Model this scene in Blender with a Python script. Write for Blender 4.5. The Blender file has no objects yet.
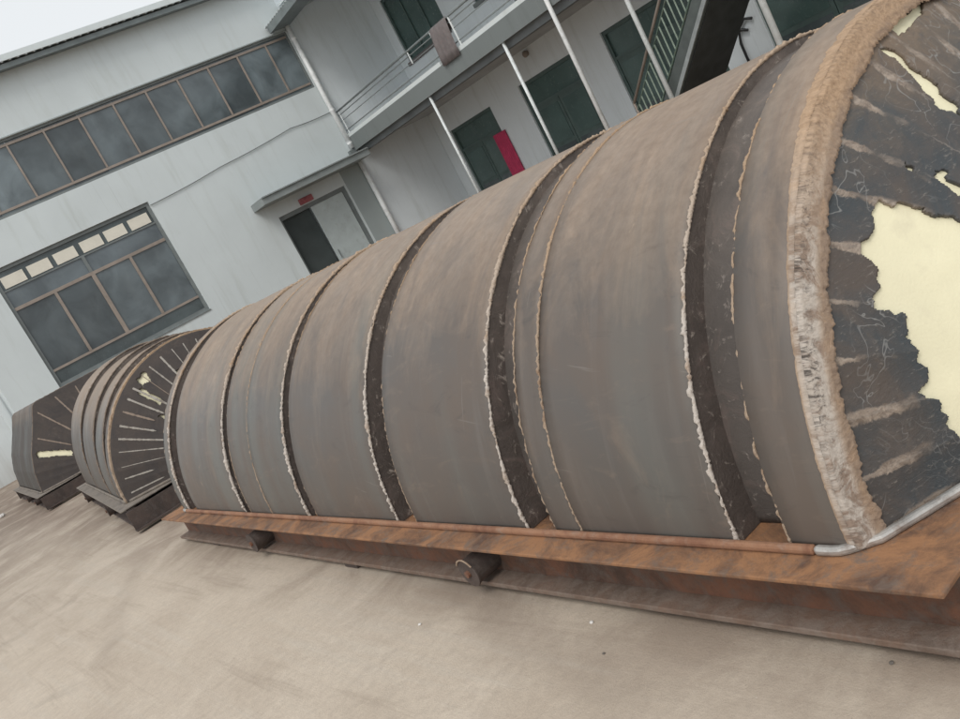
import bpy, bmesh, math, random
from mathutils import Vector, Matrix, noise
random.seed(7)
C = bpy.context.scene.collection
PI = math.pi
rad = math.radians

# ------------------------------------------------------------------ materials
def new_mat(name):
    m = bpy.data.materials.new(name); m.use_nodes = True
    nt = m.node_tree
    for n in list(nt.nodes): nt.nodes.remove(n)
    out = nt.nodes.new('ShaderNodeOutputMaterial')
    b = nt.nodes.new('ShaderNodeBsdfPrincipled')
    nt.links.new(b.outputs[0], out.inputs[0])
    return m, nt, b

class NB:
    """tiny node helper"""
    def __init__(s, nt): s.nt = nt
    def n(s, t, **k):
        x = s.nt.nodes.new(t)
        for a, v in k.items(): setattr(x, a, v)
        return x
    def l(s, a, b): s.nt.links.new(a, b)
    def coord(s, kind='Object', scale=(1, 1, 1), rot=(0, 0, 0), loc=(0, 0, 0)):
        if kind == 'UV':
            o = s.n('ShaderNodeUVMap').outputs[0]
        else:
            o = s.n('ShaderNodeTexCoord').outputs[kind]
        if any(rot):
            q = s.n('ShaderNodeMapping'); q.inputs['Rotation'].default_value = rot; s.l(o, q.inputs[0]); o = q.outputs[0]
        m = s.n('ShaderNodeMapping')
        m.inputs['Scale'].default_value = scale
        m.inputs['Location'].default_value = loc
        s.l(o, m.inputs[0]); return m.outputs[0]
    def noise(s, vec, scale=5, detail=4, rough=.55, dist=0):
        x = s.n('ShaderNodeTexNoise'); x.inputs['Scale'].default_value = scale
        x.inputs['Detail'].default_value = detail; x.inputs['Roughness'].default_value = rough
        x.inputs['Distortion'].default_value = dist
        s.l(vec, x.inputs['Vector']); return x.outputs[0]
    def ramp(s, f, stops):
        r = s.n('ShaderNodeValToRGB'); e = r.color_ramp.elements
        while len(e) < len(stops): e.new(.5)
        for i, (p, c) in enumerate(stops):
            e[i].position = p
            e[i].color = (c, c, c, 1) if isinstance(c, (int, float)) else (*c, 1)
        s.l(f, r.inputs[0]); return r.outputs[0]
    def mix(s, f, a, b, mode='MIX'):
        x = s.n('ShaderNodeMix', data_type='RGBA', blend_type=mode)
        for sock, v in ((x.inputs[0], f), (x.inputs[6], a), (x.inputs[7], b)):
            if hasattr(v, 'links'): s.l(v, sock)
            elif isinstance(v, (int, float)): sock.default_value = v
            else: sock.default_value = (*v, 1)
        return x.outputs[2]
    def math(s, op, a, b=0, clamp=False):
        x = s.n('ShaderNodeMath', operation=op, use_clamp=clamp)
        for sock, v in ((x.inputs[0], a), (x.inputs[1], b)):
            if hasattr(v, 'links'): s.l(v, sock)
            else: sock.default_value = v
        return x.outputs[0]
    def sep(s, v):
        x = s.n('ShaderNodeSeparateXYZ'); s.l(v, x.inputs[0]); return x.outputs
    def bump(s, h, b, strength=.3, dist=.01):
        x = s.n('ShaderNodeBump'); x.inputs['Strength'].default_value = strength
        x.inputs['Distance'].default_value = dist
        s.l(h, x.inputs['Height']); s.l(x.outputs[0], b.inputs['Normal'])

def paint(name, col, rough=.6, var=.12, scale=2.0, bump=.08, grime=None, metallic=0, bscale=60, streak=None):
    """plain painted / worn surface: mottled by two noises, optional grime colour"""
    m, nt, b = new_mat(name); k = NB(nt)
    v = k.coord('Object')
    a = k.noise(v, scale, 6, .6)
    dark = tuple(c*(1-var) for c in col); lite = tuple(min(1, c*(1+var)) for c in col)
    c = k.mix(k.ramp(a, [(.3, 0), (.7, 1)]), dark, lite)
    if grime:
        vs = k.coord('Object', streak or (1, 1, 1))
        g = k.noise(vs, scale*1.7, 8, .65, .3)
        c = k.mix(k.ramp(g, [(.52, 0), (.72, .75)]), c, grime)
    k.l(c, b.inputs['Base Color'])
    b.inputs['Roughness'].default_value = rough; b.inputs['Metallic'].default_value = metallic
    k.bump(k.noise(v, bscale, 5, .6), b, bump, .006)
    return m

def steel_plate(name, rust_sky_amt=0.0, dark=1.0):
    """hot-rolled plate: grey mill scale, brown bloom, run marks down the curve, tan rust with some sky light painted in towards the top"""
    m, nt, b = new_mat(name); k = NB(nt)
    uv = k.coord('UV'); ob = k.coord('Object')
    run = k.noise(k.coord('UV', (.7, 7, 1)), 2.2, 6, .6, .4)
    blot = k.noise(uv, 1.6, 7, .62, .5)
    fine = k.noise(uv, 24, 5, .7)
    g = (.110*dark, .099*dark, .090*dark); br = (.136*dark, .108*dark, .089*dark); bl = (.145*dark, .152*dark, .141*dark)
    wide = k.noise(k.coord('UV', (.22, 1.9, 1)), 1.7, 3, .5, .2)        # heat-tinted bands that follow the roll
    c = k.mix(k.ramp(blot, [(.38, 0), (.60, 1)]), g, br)
    c = k.mix(k.ramp(wide, [(.48, 0), (.64, .6)]), c, bl)
    c = k.mix(k.ramp(run, [(.54, 0), (.74, .35)]), c, (.185*dark, .165*dark, .15*dark))
    sp = k.noise(k.coord('UV', (2.2, .8, 1)), 5, 7, .7, 1.2)
    c = k.mix(k.ramp(sp, [(.58, 0), (.72, .5)]), c, (.215*dark, .165*dark, .13*dark))
    c = k.mix(k.ramp(sp, [(.28, .6), (.42, 0)]), c, (.075*dark, .067*dark, .063*dark))
    z = k.sep(ob)[2]
    rz = k.n('ShaderNodeMapRange'); rz.inputs[1].default_value = .78; rz.inputs[2].default_value = 1.30
    rz.inputs[3].default_value = -.16+rust_sky_amt; rz.inputs[4].default_value = .92+rust_sky_amt
    k.l(z, rz.inputs[0])
    edge = k.noise(k.coord('UV', (.9, 2.1, 1)), 2.6, 8, .7, .8)
    rf = k.math('ADD', rz.outputs[0], k.math('MULTIPLY', k.math('SUBTRACT', edge, .5), 1.7), True)
    tan = k.mix(k.ramp(fine, [(.35, 0), (.65, 1)]), (.34, .235, .155), (.50, .37, .265))
    c = k.mix(k.math('MULTIPLY', rf, .68), c, tan)  # tan by height: rust, with some sky light put into the colour
    spot = k.noise(uv, 6, 5, .7, .4)
    c = k.mix(k.ramp(spot, [(.68, 0), (.74, .55)]), c, (.42, .33, .24))
    scr = k.noise(k.coord('UV', (14, .5, 1), (0, 0, .2)), 3, 4, .6, .2); scr2 = k.noise(k.coord('UV', (.5, 16, 1), (0, 0, .12)), 3, 4, .6, .2)
    c = k.mix(k.math('MAXIMUM', k.ramp(scr, [(.69, 0), (.72, .35)]), k.ramp(scr2, [(.68, 0), (.71, .35)])), c, (.26, .235, .21))
    c = k.mix(k.math('MULTIPLY', fine, .25), c, (.10*dark, .092*dark, .087*dark))
    k.l(c, b.inputs['Base Color'])
    k.l(k.ramp(blot, [(.3, .42), (.7, .62)]), b.inputs['Roughness'])
    b.inputs['Metallic'].default_value = .12 if dark > .7 else 0
    if dark < .7: b.inputs['Specular IOR Level'].default_value = .2
    h = k.math('ADD', k.math('MULTIPLY', fine, .35), k.math('MULTIPLY', run, .6))
    k.bump(h, b, .12, .005)
    return m

def slag_dark(name, base=(.068, .055, .049), pale=(.42, .365, .32), amt=.57):
    """recess floor: nearly black burnt steel with torch spatter"""
    m, nt, b = new_mat(name); k = NB(nt)
    uv = k.coord('UV'); ob = k.coord('Object')
    a = k.noise(uv, 6, 8, .7, 1.2); s = k.noise(uv, 22, 6, .75, .6); w = k.noise(uv, 2, 5)
    c = k.mix(k.ramp(w, [(.35, 0), (.65, 1)]), base, tuple(x*1.5 for x in base))
    c = k.mix(k.ramp(a, [(.52, 0), (.66, 1)]), c, (.125, .095, .085))
    c = k.mix(k.ramp(s, [(amt, 0), (amt+.10, .8)]), c, pale)
    z = k.sep(ob)[2]
    rz = k.n('ShaderNodeMapRange'); rz.inputs[1].default_value = .75; rz.inputs[2].default_value = 1.3
    rz.inputs[3].default_value = .05; rz.inputs[4].default_value = .38
    k.l(z, rz.inputs[0])
    c = k.mix(k.math('MULTIPLY', rz.outputs[0], k.ramp(a, [(.35, .3), (.6, 1)])), c, (.27, .22, .18))
    k.l(c, b.inputs['Base Color']); b.inputs['Roughness'].default_value = .7
    k.bump(k.math('ADD', a, k.math('MULTIPLY', s, .6)), b, .55, .012)
    return m

def bead_mat(name, a=(.58, .53, .47), bcol=(.34, .22, .14), rust_top=True):
    m, nt, b = new_mat(name); k = NB(nt)
    ob = k.coord('Object')
    n1 = k.noise(ob, 9, 6, .7, .5); n2 = k.noise(ob, 46, 5, .7)
    c = k.mix(k.ramp(n1, [(.34, 0), (.48, 1)]), bcol, a)
    c = k.mix(k.ramp(n2, [(.56, 0), (.70, .6)]), c, (.20, .15, .12))
    z = k.sep(ob)[2]
    rz = k.n('ShaderNodeMapRange'); rz.inputs[1].default_value = .8; rz.inputs[2].default_value = 1.2
    rz.inputs[3].default_value = 0; rz.inputs[4].default_value = .75
    k.l(z, rz.inputs[0])
    if rust_top: c = k.mix(rz.outputs[0], c, (.40, .27, .165))
    k.l(c, b.inputs['Base Color']); b.inputs['Roughness'].default_value = .75
    k.bump(k.math('ADD', n1, n2), b, .8, .012)
    return m

def flange_mat(name):
    """rough weld build-up: chalky white low down, orange rust above, a row of black burnt dashes along it"""
    m, nt, b = new_mat(name); k = NB(nt)
    uv = k.coord('UV'); ob = k.coord('Object')
    n1 = k.noise(uv, 14, 8, .75, .8); n2 = k.noise(uv, 70, 6, .75); n0 = k.noise(uv, 4, 5, .6, .5)
    white = k.mix(k.ramp(n1, [(.42, 0), (.54, 1)]), (.30, .225, .175), (.55, .495, .44))
    rust = k.mix(k.ramp(n2, [(.35, 0), (.65, 1)]), (.34, .225, .14), (.53, .365, .235))
    z = k.sep(ob)[2]
    rz = k.n('ShaderNodeMapRange'); rz.inputs[1].default_value = .85; rz.inputs[2].default_value = 1.16
    k.l(z, rz.inputs[0])
    v = k.sep(k.coord('UV'))[1]
    def band(a, b_, c, d):
        x = k.n('ShaderNodeMapRange'); x.inputs[1].default_value = a; x.inputs[2].default_value = b_; k.l(v, x.inputs[0])
        y = k.n('ShaderNodeMapRange'); y.inputs[1].default_value = c; y.inputs[2].default_value = d; y.inputs[3].default_value = 1; y.inputs[4].default_value = 0; k.l(v, y.inputs[0])
        return k.math('MULTIPLY', x.outputs[0], y.outputs[0])
    mid = band(.002, .012, .058, .078)
    edge = k.math('MULTIPLY', k.math('SUBTRACT', 1.0, mid), .75)
    f = k.math('ADD', k.math('MAXIMUM', rz.outputs[0], edge), k.math('MULTIPLY', k.math('SUBTRACT', n1, .5), 1.1), True)
    c = k.mix(f, white, rust)
    brown = k.math('MULTIPLY', band(.064, .08, .15, .16), k.ramp(n1, [(.35, 0), (.6, .8)]))
    c = k.mix(brown, c, (.20, .145, .11))
    dash = k.noise(k.coord('UV', (1.0, .6, 1)), 95, 5, .7, .9)
    dm = k.math('MULTIPLY', k.math('MULTIPLY', band(.016, .024, .046, .056), k.ramp(dash, [(.49, 0), (.60, 1)])), k.ramp(n0, [(.40, .1), (.52, 1)]))
    dm = k.math('MULTIPLY', dm, k.math('SUBTRACT', 1.0, k.math('MULTIPLY', rz.outputs[0], .75)))
    c = k.mix(k.math('MULTIPLY', dm, .85), c, (.06, .05, .045))
    c = k.mix(k.ramp(n2, [(.60, 0), (.7, .65)]), c, (.17, .125, .10))
    k.l(c, b.inputs['Base Color']); b.inputs['Roughness'].default_value = .85
    k.bump(k.math('ADD', n1, k.math('MULTIPLY', n2, .7)), b, .8, .012)
    return m

def cone_mat(name):
    m, nt, b = new_mat(name); k = NB(nt)
    ob = k.coord('Object')
    n1 = k.noise(ob, 3.2, 7, .65, .6); n2 = k.noise(ob, 9, 6, .7, .8); n3 = k.noise(k.coord('Object', (1, 1, 3)), 40, 6, .75, .4)
    c = k.mix(k.ramp(n1, [(.38, 0), (.62, 1)]), (.048, .056, .062), (.088, .071, .061))
    c = k.mix(k.ramp(n2, [(.52, 0), (.74, .55)]), c, (.15, .12, .10))
    z = k.sep(ob)[2]
    rz = k.n('ShaderNodeMapRange'); rz.inputs[1].default_value = .95; rz.inputs[2].default_value = 1.3
    rz.inputs[4].default_value = .7
    k.l(z, rz.inputs[0])
    c = k.mix(k.math('MULTIPLY', rz.outputs[0], k.ramp(n2, [(.3, 0), (.55, 1)])), c, (.27, .19, .12))
    c = k.mix(k.ramp(n3, [(.58, 0), (.72, .55)]), c, (.34, .31, .27))
    # radial seams every 8 degrees: ragged smears of brown weld and primer, long or short; chalk loops between them
    uv = k.sep(k.coord('UV')); nz = k.noise(ob, 30, 6, .75, .6); nl = k.noise(ob, 5.5, 3, .5, .3)
    an = k.math('ADD', uv[0], k.math('MULTIPLY', k.math('SUBTRACT', nz, .5), 2.2))
    d8 = k.math('ABSOLUTE', k.math('SUBTRACT', k.math('MODULO', k.math('ADD', an, 4.0), 8.0), 4.0))
    d8 = k.math('MULTIPLY', d8, uv[1])
    wd = k.ramp(nl, [(.38, .35), (.62, 1)])
    line = k.math('SUBTRACT', 1.0, k.math('MULTIPLY', k.math('SUBTRACT', k.math('DIVIDE', d8, wd), .75), 2.2), True)
    ln = k.n('ShaderNodeMapRange'); ln.inputs[1].default_value = .83; ln.inputs[2].default_value = .90
    k.l(k.math('ADD', uv[1], k.math('MULTIPLY', k.math('SUBTRACT', nl, .5), .5)), ln.inputs[0])
    seam = k.math('MULTIPLY', line, ln.outputs[0])
    sc = k.mix(k.ramp(nz, [(.38, 0), (.60, 1)]), (.17, .13, .10), (.37, .305, .25))
    c = k.mix(k.math('MULTIPLY', seam, k.ramp(n3, [(.28, .35), (.5, .95)])), c, sc)
    hair = k.math('MULTIPLY', k.math('SUBTRACT', 1.0, k.math('MULTIPLY', d8, 5.0), True), k.ramp(n2, [(.45, 0), (.6, .6)]))
    c = k.mix(hair, c, (.27, .24, .21))
    ch = k.math('ABSOLUTE', k.math('SUBTRACT', k.noise(ob, 7.5, 2, .45, 1.6), .5))
    chm = k.math('MULTIPLY', k.ramp(ch, [(.004, 1), (.011, 0)]), k.ramp(k.noise(ob, 4, 2), [(.46, 0), (.6, .5)]))
    c = k.mix(chm, c, (.33, .33, .32))
    k.l(c, b.inputs['Base Color']); k.l(k.ramp(n2, [(.3, .38), (.7, .65)]), b.inputs['Roughness'])
    k.bump(k.math('ADD', n2, k.math('MULTIPLY', n3, .5)), b, .4, .01)
    return m

def rust_mat(name, lo=(.20, .085, .04), hi=(.46, .22, .09), grey=(.26, .22, .19), greyamt=.6, brk=.5):
    m, nt, b = new_mat(name); k = NB(nt)
    ob = k.coord('Object')
    n1 = k.noise(ob, 4.5, 9, .74, .6); n2 = k.noise(ob, 15, 8, .74, .5); n3 = k.noise(ob, 75, 5, .75)
    c = k.mix(k.ramp(n1, [(.38, 0), (.58, 1)]), lo, hi)
    c = k.mix(k.ramp(n2, [(brk, 0), (brk+.17, greyamt)]), c, grey)
    c = k.mix(k.math('MULTIPLY', n3, .35), c, (.12, .06, .035))
    k.l(c, b.inputs['Base Color']); b.inputs['Roughness'].default_value = .8
    k.bump(k.math('ADD', k.math('MULTIPLY', n2, .6), n3), b, .5, .008)
    return m

def glass_mat(name, tint=(.05, .065, .075), rough=.12, var=.25):
    m, nt, b = new_mat(name); k = NB(nt)
    ob = k.coord('Object')
    n = k.noise(ob, 1.1, 4, .55, .5); d = k.noise(ob, 14, 6, .7)
    c = k.mix(k.ramp(n, [(.35, 0), (.65, 1)]), tuple(x*(1-var) for x in tint), tuple(x*(1+var) for x in tint))
    c = k.mix(k.ramp(k.noise(k.coord('Object', (1, 1, .4)), 2.5, 4, .6), [(.5, 0), (.8, .15)]), c, (.24, .26, .26))
    k.l(c, b.inputs['Base Color'])
    k.l(k.ramp(d, [(.3, rough), (.8, rough+.25)]), b.inputs['Roughness'])
    return m

def wall_mat(name, col, dirt=(.42, .45, .42)):
    """whitewashed render: cloudy, faint rain runs, darker splash band at the foot"""
    m, nt, b = new_mat(name); k = NB(nt)
    ob = k.coord('Object')
    n1 = k.noise(ob, .55, 7, .6, .4); n2 = k.noise(k.coord('Object', (3.2, 3.2, .35)), 1.0, 7, .65, .2); n3 = k.noise(ob, 35, 6, .65)
    c = k.mix(k.ramp(n1, [(.32, 0), (.68, 1)]), tuple(x*.92 for x in col), col)
    c = k.mix(k.ramp(n2, [(.52, 0), (.76, .38)]), c, dirt)
    st = k.noise(k.coord('Object', (5.5, 5.5, .22)), 1.6, 6, .7, .15)
    c = k.mix(k.ramp(st, [(.60, 0), (.76, .3)]), c, (.30, .31, .29))
    z = k.sep(ob)[2]
    rz = k.n('ShaderNodeMapRange'); rz.inputs[1].default_value = .9; rz.inputs[2].default_value = 0
    rz.inputs[4].default_value = .6
    k.l(z, rz.inputs[0])
    c = k.mix(k.math('MULTIPLY', rz.outputs[0], k.ramp(n2, [(.25, .2), (.6, 1)])), c, (.36, .34, .30))
    k.l(c, b.inputs['Base Color']); b.inputs['Roughness'].default_value = .85
    k.bump(n3, b, .12, .006)
    return m

def ground_mat():
    m, nt, b = new_mat('dusty_concrete'); k = NB(nt)
    ob = k.coord('Object')
    big = k.noise(ob, .35, 6, .6, .6); mid = k.noise(ob, 1.5, 8, .65, .7); fine = k.noise(ob, 26, 8, .75); grit = k.noise(ob, 130, 4, .7)
    c = k.mix(k.ramp(big, [(.35, 0), (.65, 1)]), (.515, .435, .345), (.56, .48, .39))
    c = k.mix(k.ramp(mid, [(.42, 0), (.68, .75)]), c, (.43, .355, .28))
    # brooming / drag marks left in the dust, two directions
    w1 = k.noise(k.coord('Object', (4.2, .22, 1), (0, 0, rad(-5))), 2.0, 6, .7, .3)
    c = k.mix(k.ramp(w1, [(.53, 0), (.66, .7)]), c, (.53, .465, .385))
    c = k.mix(k.ramp(w1, [(.33, .45), (.44, 0)]), c, (.33, .265, .205))
    w2 = k.noise(k.coord('Object', (.22, 3.6, 1), (0, 0, rad(-30))), 1.9, 6, .7, .3)
    c = k.mix(k.ramp(w2, [(.58, 0), (.72, .22)]), c, (.31, .255, .205))
    yy = k.sep(ob)[1]
    fr = k.n('ShaderNodeMapRange'); fr.inputs[1].default_value = 6; fr.inputs[2].default_value = 15; k.l(yy, fr.inputs[0])
    c = k.mix(k.math('MULTIPLY', fr.outputs[0], k.ramp(mid, [(.30, .25), (.55, .95)])), c, (.235, .185, .145))
    st = k.noise(k.coord('Object', (1, 1.7, 1), (0, 0, .4), (3.1, 1.7, 0)), 1.15, 5, .55, .9)
    c = k.mix(k.ramp(st, [(.62, 0), (.74, .35)]), c, (.24, .20, .165))
    c = k.mix(k.ramp(grit, [(.62, 0), (.70, .55)]), c, (.22, .18, .15))
    c = k.mix(k.ramp(k.noise(ob, 95, 3, .6), [(.66, 0), (.72, .5)]), c, (.60, .55, .48))
    # rusty dirt with painted contact shade along the foot of the long frame
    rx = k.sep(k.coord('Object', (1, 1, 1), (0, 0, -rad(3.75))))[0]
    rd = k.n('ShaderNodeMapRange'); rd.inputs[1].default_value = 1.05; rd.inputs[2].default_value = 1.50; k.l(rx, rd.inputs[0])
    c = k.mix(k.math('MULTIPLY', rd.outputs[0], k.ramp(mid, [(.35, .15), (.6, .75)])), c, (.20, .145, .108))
    # two pairs of tyre marks crossing the yard
    tv = k.coord('Object', (1, 1, 1), (0, 0, rad(12)))
    tx = k.math('ADD', k.sep(tv)[0], k.math('MULTIPLY', k.math('SUBTRACT', k.noise(ob, .3, 2), .5), 1.2))
    tr = k.math('ABSOLUTE', k.math('SUBTRACT', k.math('MODULO', k.math('ADD', tx, 20.35), 1.55), .775))
    tm = k.math('MULTIPLY', k.ramp(tr, [(.05, 1), (.13, 0)]), k.ramp(k.noise(ob, 1.1, 5, .6), [(.42, 0), (.62, .35)]))
    c = k.mix(tm, c, (.26, .205, .16))
    c = k.mix(k.ramp(fine, [(.4, 0), (.75, .35)]), c, (.24, .195, .16))
    k.l(c, b.inputs['Base Color']); k.l(k.ramp(mid, [(.3, .75), (.7, .95)]), b.inputs['Roughness'])
    h = k.math('ADD', k.math('MULTIPLY', fine, .8), k.math('MULTIPLY', grit, .5))
    h = k.math('ADD', h, k.math('MULTIPLY', w1, .8))
    k.bump(h, b, .45, .012)
    return m

M = {}
M['plate'] = steel_plate('mill_scale_plate')
M['plate_rust'] = steel_plate('rust_bloomed_plate', .10, 1.12)
M['plate_dark'] = steel_plate('dark_plate', -.7, .5)
M['plate_far'] = steel_plate('brown_plate', .02, .85)
M['slag'] = slag_dark('burnt_plate_edge')
M['slag_floor'] = slag_dark('burnt_recess', (.064, .055, .050), (.30, .26, .23), .585)
M['bead'] = bead_mat('white_weld_bead', (.54, .485, .435), (.36, .265, .195))
M['bead_tan'] = bead_mat('tan_weld_seam', (.37, .28, .205), (.24, .155, .10))
M['bead_brown'] = bead_mat('brown_weld_seam', (.21, .165, .13), (.12, .085, .06), False)
M['flange'] = flange_mat('rough_weld_ring')
M['cone'] = cone_mat('dark_cone_sheet')
M['cream'] = paint('cream_insulation', (.79, .745, .535), .9, .05, 5.0, .2, (.66, .61, .45), bscale=120)
M['strip'] = bead_mat('brown_weld_strip', (.25, .195, .155), (.15, .115, .09), False)
M['cone_far'] = rust_mat('black_cone_sheet', (.030, .034, .037), (.05, .048, .046), (.12, .10, .085), .6, .56)
M['strip_pale'] = bead_mat('pale_weld_strip', (.36, .335, .30), (.19, .16, .135), False)
M['chalk'] = paint('chalk', (.26, .265, .265), .95, .3, 30, .1)
M['rust'] = rust_mat('orange_rust_plate', (.10, .056, .038), (.36, .18, .085), (.17, .135, .11), .85, .50)
M['rust_edge'] = rust_mat('bar_rust', (.22, .10, .06), (.36, .19, .11), (.36, .28, .225), .55, .52)
M['bright'] = paint('ground_bright_bar', (.50, .485, .46), .38, .3, 12, .25, (.20, .13, .09), .55)
M['beam'] = rust_mat('beam_rust', (.075, .045, .033), (.19, .085, .05), (.125, .10, .085), .85, .46)
M['beam_grey'] = rust_mat('beam_flange', (.14, .105, .083), (.20, .135, .10), (.24, .20, .17), .8, .44)
M['beam_dark'] = rust_mat('dark_beam', (.035, .033, .033), (.07, .055, .05), (.10, .095, .09), .7, .5)
M['base_dark'] = rust_mat('dusty_base_plate', (.13, .12, .11), (.22, .195, .165), (.30, .275, .24), .7, .46)
M['hall_wall'] = wall_mat('hall_wall_paint', (.635, .69, .70))
M['hall_darker'] = wall_mat('hall_wall_grey', (.35, .395, .395))
M['house_wall'] = wall_mat('house_wall_paint', (.75, .805, .83))
M['far_wall'] = wall_mat('boundary_wall_paint', (.66, .70, .71))
M['slab'] = wall_mat('slab_edge_paint', (.19, .212, .21), (.12, .13, .13))
M['slab_white'] = wall_mat('slab_kerb_paint', (.68, .73, .73))
M['soffit_dark'] = paint('soffit_beam', (.16, .175, .18), .85, .2, 1.5)
M['soffit'] = paint('soffit', (.42, .43, .43), .85, .15, 1.5)
M['white_steel'] = paint('white_painted_steel', (.72, .76, .76), .45, .08, 4, .06, (.45, .45, .42))
M['pvc'] = paint('white_pvc', (.86, .88, .88), .35, .05, 4, .03, (.55, .56, .54))
M['rail'] = paint('rail_paint', (.20, .225, .225), .5, .15, 6, .06)
M['frame_bronze'] = paint('bronze_window_frame', (.29, .245, .21), .5, .15, 5, .05)
M['frame_grey'] = paint('grey_window_frame', (.17, .19, .19), .5, .15, 5, .05)
M['frame_green'] = paint('dark_green_frame', (.075, .115, .107), .5, .2, 5, .05)
M['glass_blue'] = glass_mat('blue_grey_glass', (.12, .145, .16), .06)
M['glass_dark'] = glass_mat('dark_glass', (.075, .095, .10))
GL = [glass_mat('window_glass', tuple(x*q for x in (.115, .14, .152)), .06, .3) for q in (.6, .85, 1.0, 1.3)]  # tint steps stand in for reflections that differ from pane to pane
M['glass_green'] = glass_mat('green_glass', (.07, .115, .107), .12, .15)
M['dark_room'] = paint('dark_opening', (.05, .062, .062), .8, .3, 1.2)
M['lit_pane'] = paint('cream_lit_pane', (.72, .69, .60), .8, .06, 4)
M['door_leaf'] = paint('pale_door_leaf', (.50, .56, .56), .5, .08, 3, .05, (.38, .42, .41))
M['canopy'] = paint('canopy_concrete', (.26, .29, .29), .85, .15, 3, .15, (.22, .23, .22))
M['roof'] = paint('roof_sheet', (.42, .46, .46), .5, .15, 2, .05, (.28, .29, .28))
M['eave'] = paint('eave_sheet', (.19, .22, .225), .6, .2, 3, .08)
M['stair'] = paint('green_stair_paint', (.085, .125, .10), .5, .25, 6, .08, (.14, .12, .09))
M['baluster'] = paint('pale_green_paint', (.24, .30, .245), .5, .2, 8, .06)
M['stringer'] = paint('dark_stringer_paint', (.075, .088, .084), .5, .2, 4, .06)
M['flange_grey'] = paint('grey_flange_paint', (.25, .27, .27), .5, .2, 4, .06)
M['tread'] = paint('dark_tread', (.035, .04, .04), .6, .3, 4, .08)
M['pink'] = paint('pink_cloth', (.50, .05, .125), .85, .2, 5, .1)
M['red'] = paint('red_paint', (.33, .10, .11), .6, .2, 8, .05)
M['mat_brown'] = paint('brown_cloth', (.17, .15, .148), .95, .2, 9, .2, (.20, .14, .13))
M['black'] = paint('black_rubber', (.025, .026, .028), .5, .3, 12, .08)
M['stone'] = paint('pale_stone', (.62, .60, .57), .9, .15, 40, .2)
M['stone_dark'] = paint('dark_stone', (.13, .115, .10), .9, .25, 40, .2)
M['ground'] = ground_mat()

# ------------------------------------------------------------------ object helpers
def link(name, me, parent=None):
    o = bpy.data.objects.new(name, me); C.objects.link(o)
    if parent is not None: o.parent = parent
    return o
def tag(o, label=None, cat=None, group=None, kind=None):
    if label: o['label'] = label
    if cat: o['category'] = cat
    if group: o['group'] = group
    if kind: o['kind'] = kind
    return o
def thing(name, label, cat, loc=(0, 0, 0), rz=0, group=None):
    o = bpy.data.objects.new(name, None); C.objects.link(o)
    o.location = loc; o.rotation_euler = (0, 0, rz); o.empty_display_size = .2
    return tag(o, label, cat, group)

class MB:
    def __init__(s): s.bm = bmesh.new(); s.uv = None
    def box(s, x0, x1, y0, y1, z0, z1):
        vs = [s.bm.verts.new(p) for p in ((x0,y0,z0),(x1,y0,z0),(x1,y1,z0),(x0,y1,z0),(x0,y0,z1),(x1,y0,z1),(x1,y1,z1),(x0,y1,z1))]
        for f in ((3,2,1,0),(4,5,6,7),(0,1,5,4),(1,2,6,5),(2,3,7,6),(3,0,4,7)): s.bm.faces.new([vs[i] for i in f])
        return s
    def prism(s, poly, d, n):
        """poly: list of 3-D points, extruded by vector d"""
        d = Vector(d); a = [s.bm.verts.new(p) for p in poly]; b = [s.bm.verts.new(Vector(p)+d) for p in poly]
        s.bm.faces.new(a[::-1]); s.bm.faces.new(b)
        for i in range(len(poly)):
            j = (i+1) % len(poly); s.bm.faces.new((a[i], a[j], b[j], b[i]))
        return s
    def tube(s, pts, r, seg=8, cap=True, jit=0, up=None):
        pts = [Vector(p) for p in pts]; rings = []
        for i, p in enumerate(pts):
            t = (pts[min(i+1, len(pts)-1)]-pts[max(i-1, 0)]).normalized()
            ax = up if up else (Vector((0, 0, 1)) if abs(t.z) < .9 else Vector((1, 0, 0)))
            u = t.cross(ax).normalized(); v = t.cross(u)
            ri = r[i] if isinstance(r, (list, tuple)) else r
            rings.append([s.bm.verts.new(p+(u*math.cos(2*PI*k/seg)+v*math.sin(2*PI*k/seg))*ri*(1+random.uniform(-jit, jit))) for k in range(seg)])
        for a, b in zip(rings, rings[1:]):
            for k in range(seg): s.bm.faces.new((a[k], a[(k+1) % seg], b[(k+1) % seg], b[k]))
        if cap: s.bm.faces.new(rings[0][::-1]); s.bm.faces.new(rings[-1])
        return s
    def build(s, name, mat, parent=None, smooth=False, bevel=0):
        bmesh.ops.recalc_face_normals(s.bm, faces=s.bm.faces)
        me = bpy.data.meshes.new(name); s.bm.to_mesh(me); s.bm.free()
        for m in (mat if isinstance(mat, (list, tuple)) else [mat]): me.materials.append(m)
        if smooth:
            for p in me.polygons: p.use_smooth = True
        o = link(name, me, parent)
        if bevel:
            bv = o.modifiers.new('Bevel', 'BEVEL'); bv.width = bevel; bv.segments = 2; bv.limit_method = 'ANGLE'
        return o
def B(name, mat, parent, *dims, bevel=0): return MB().box(*dims).build(name, mat, parent, bevel=bevel)

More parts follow.
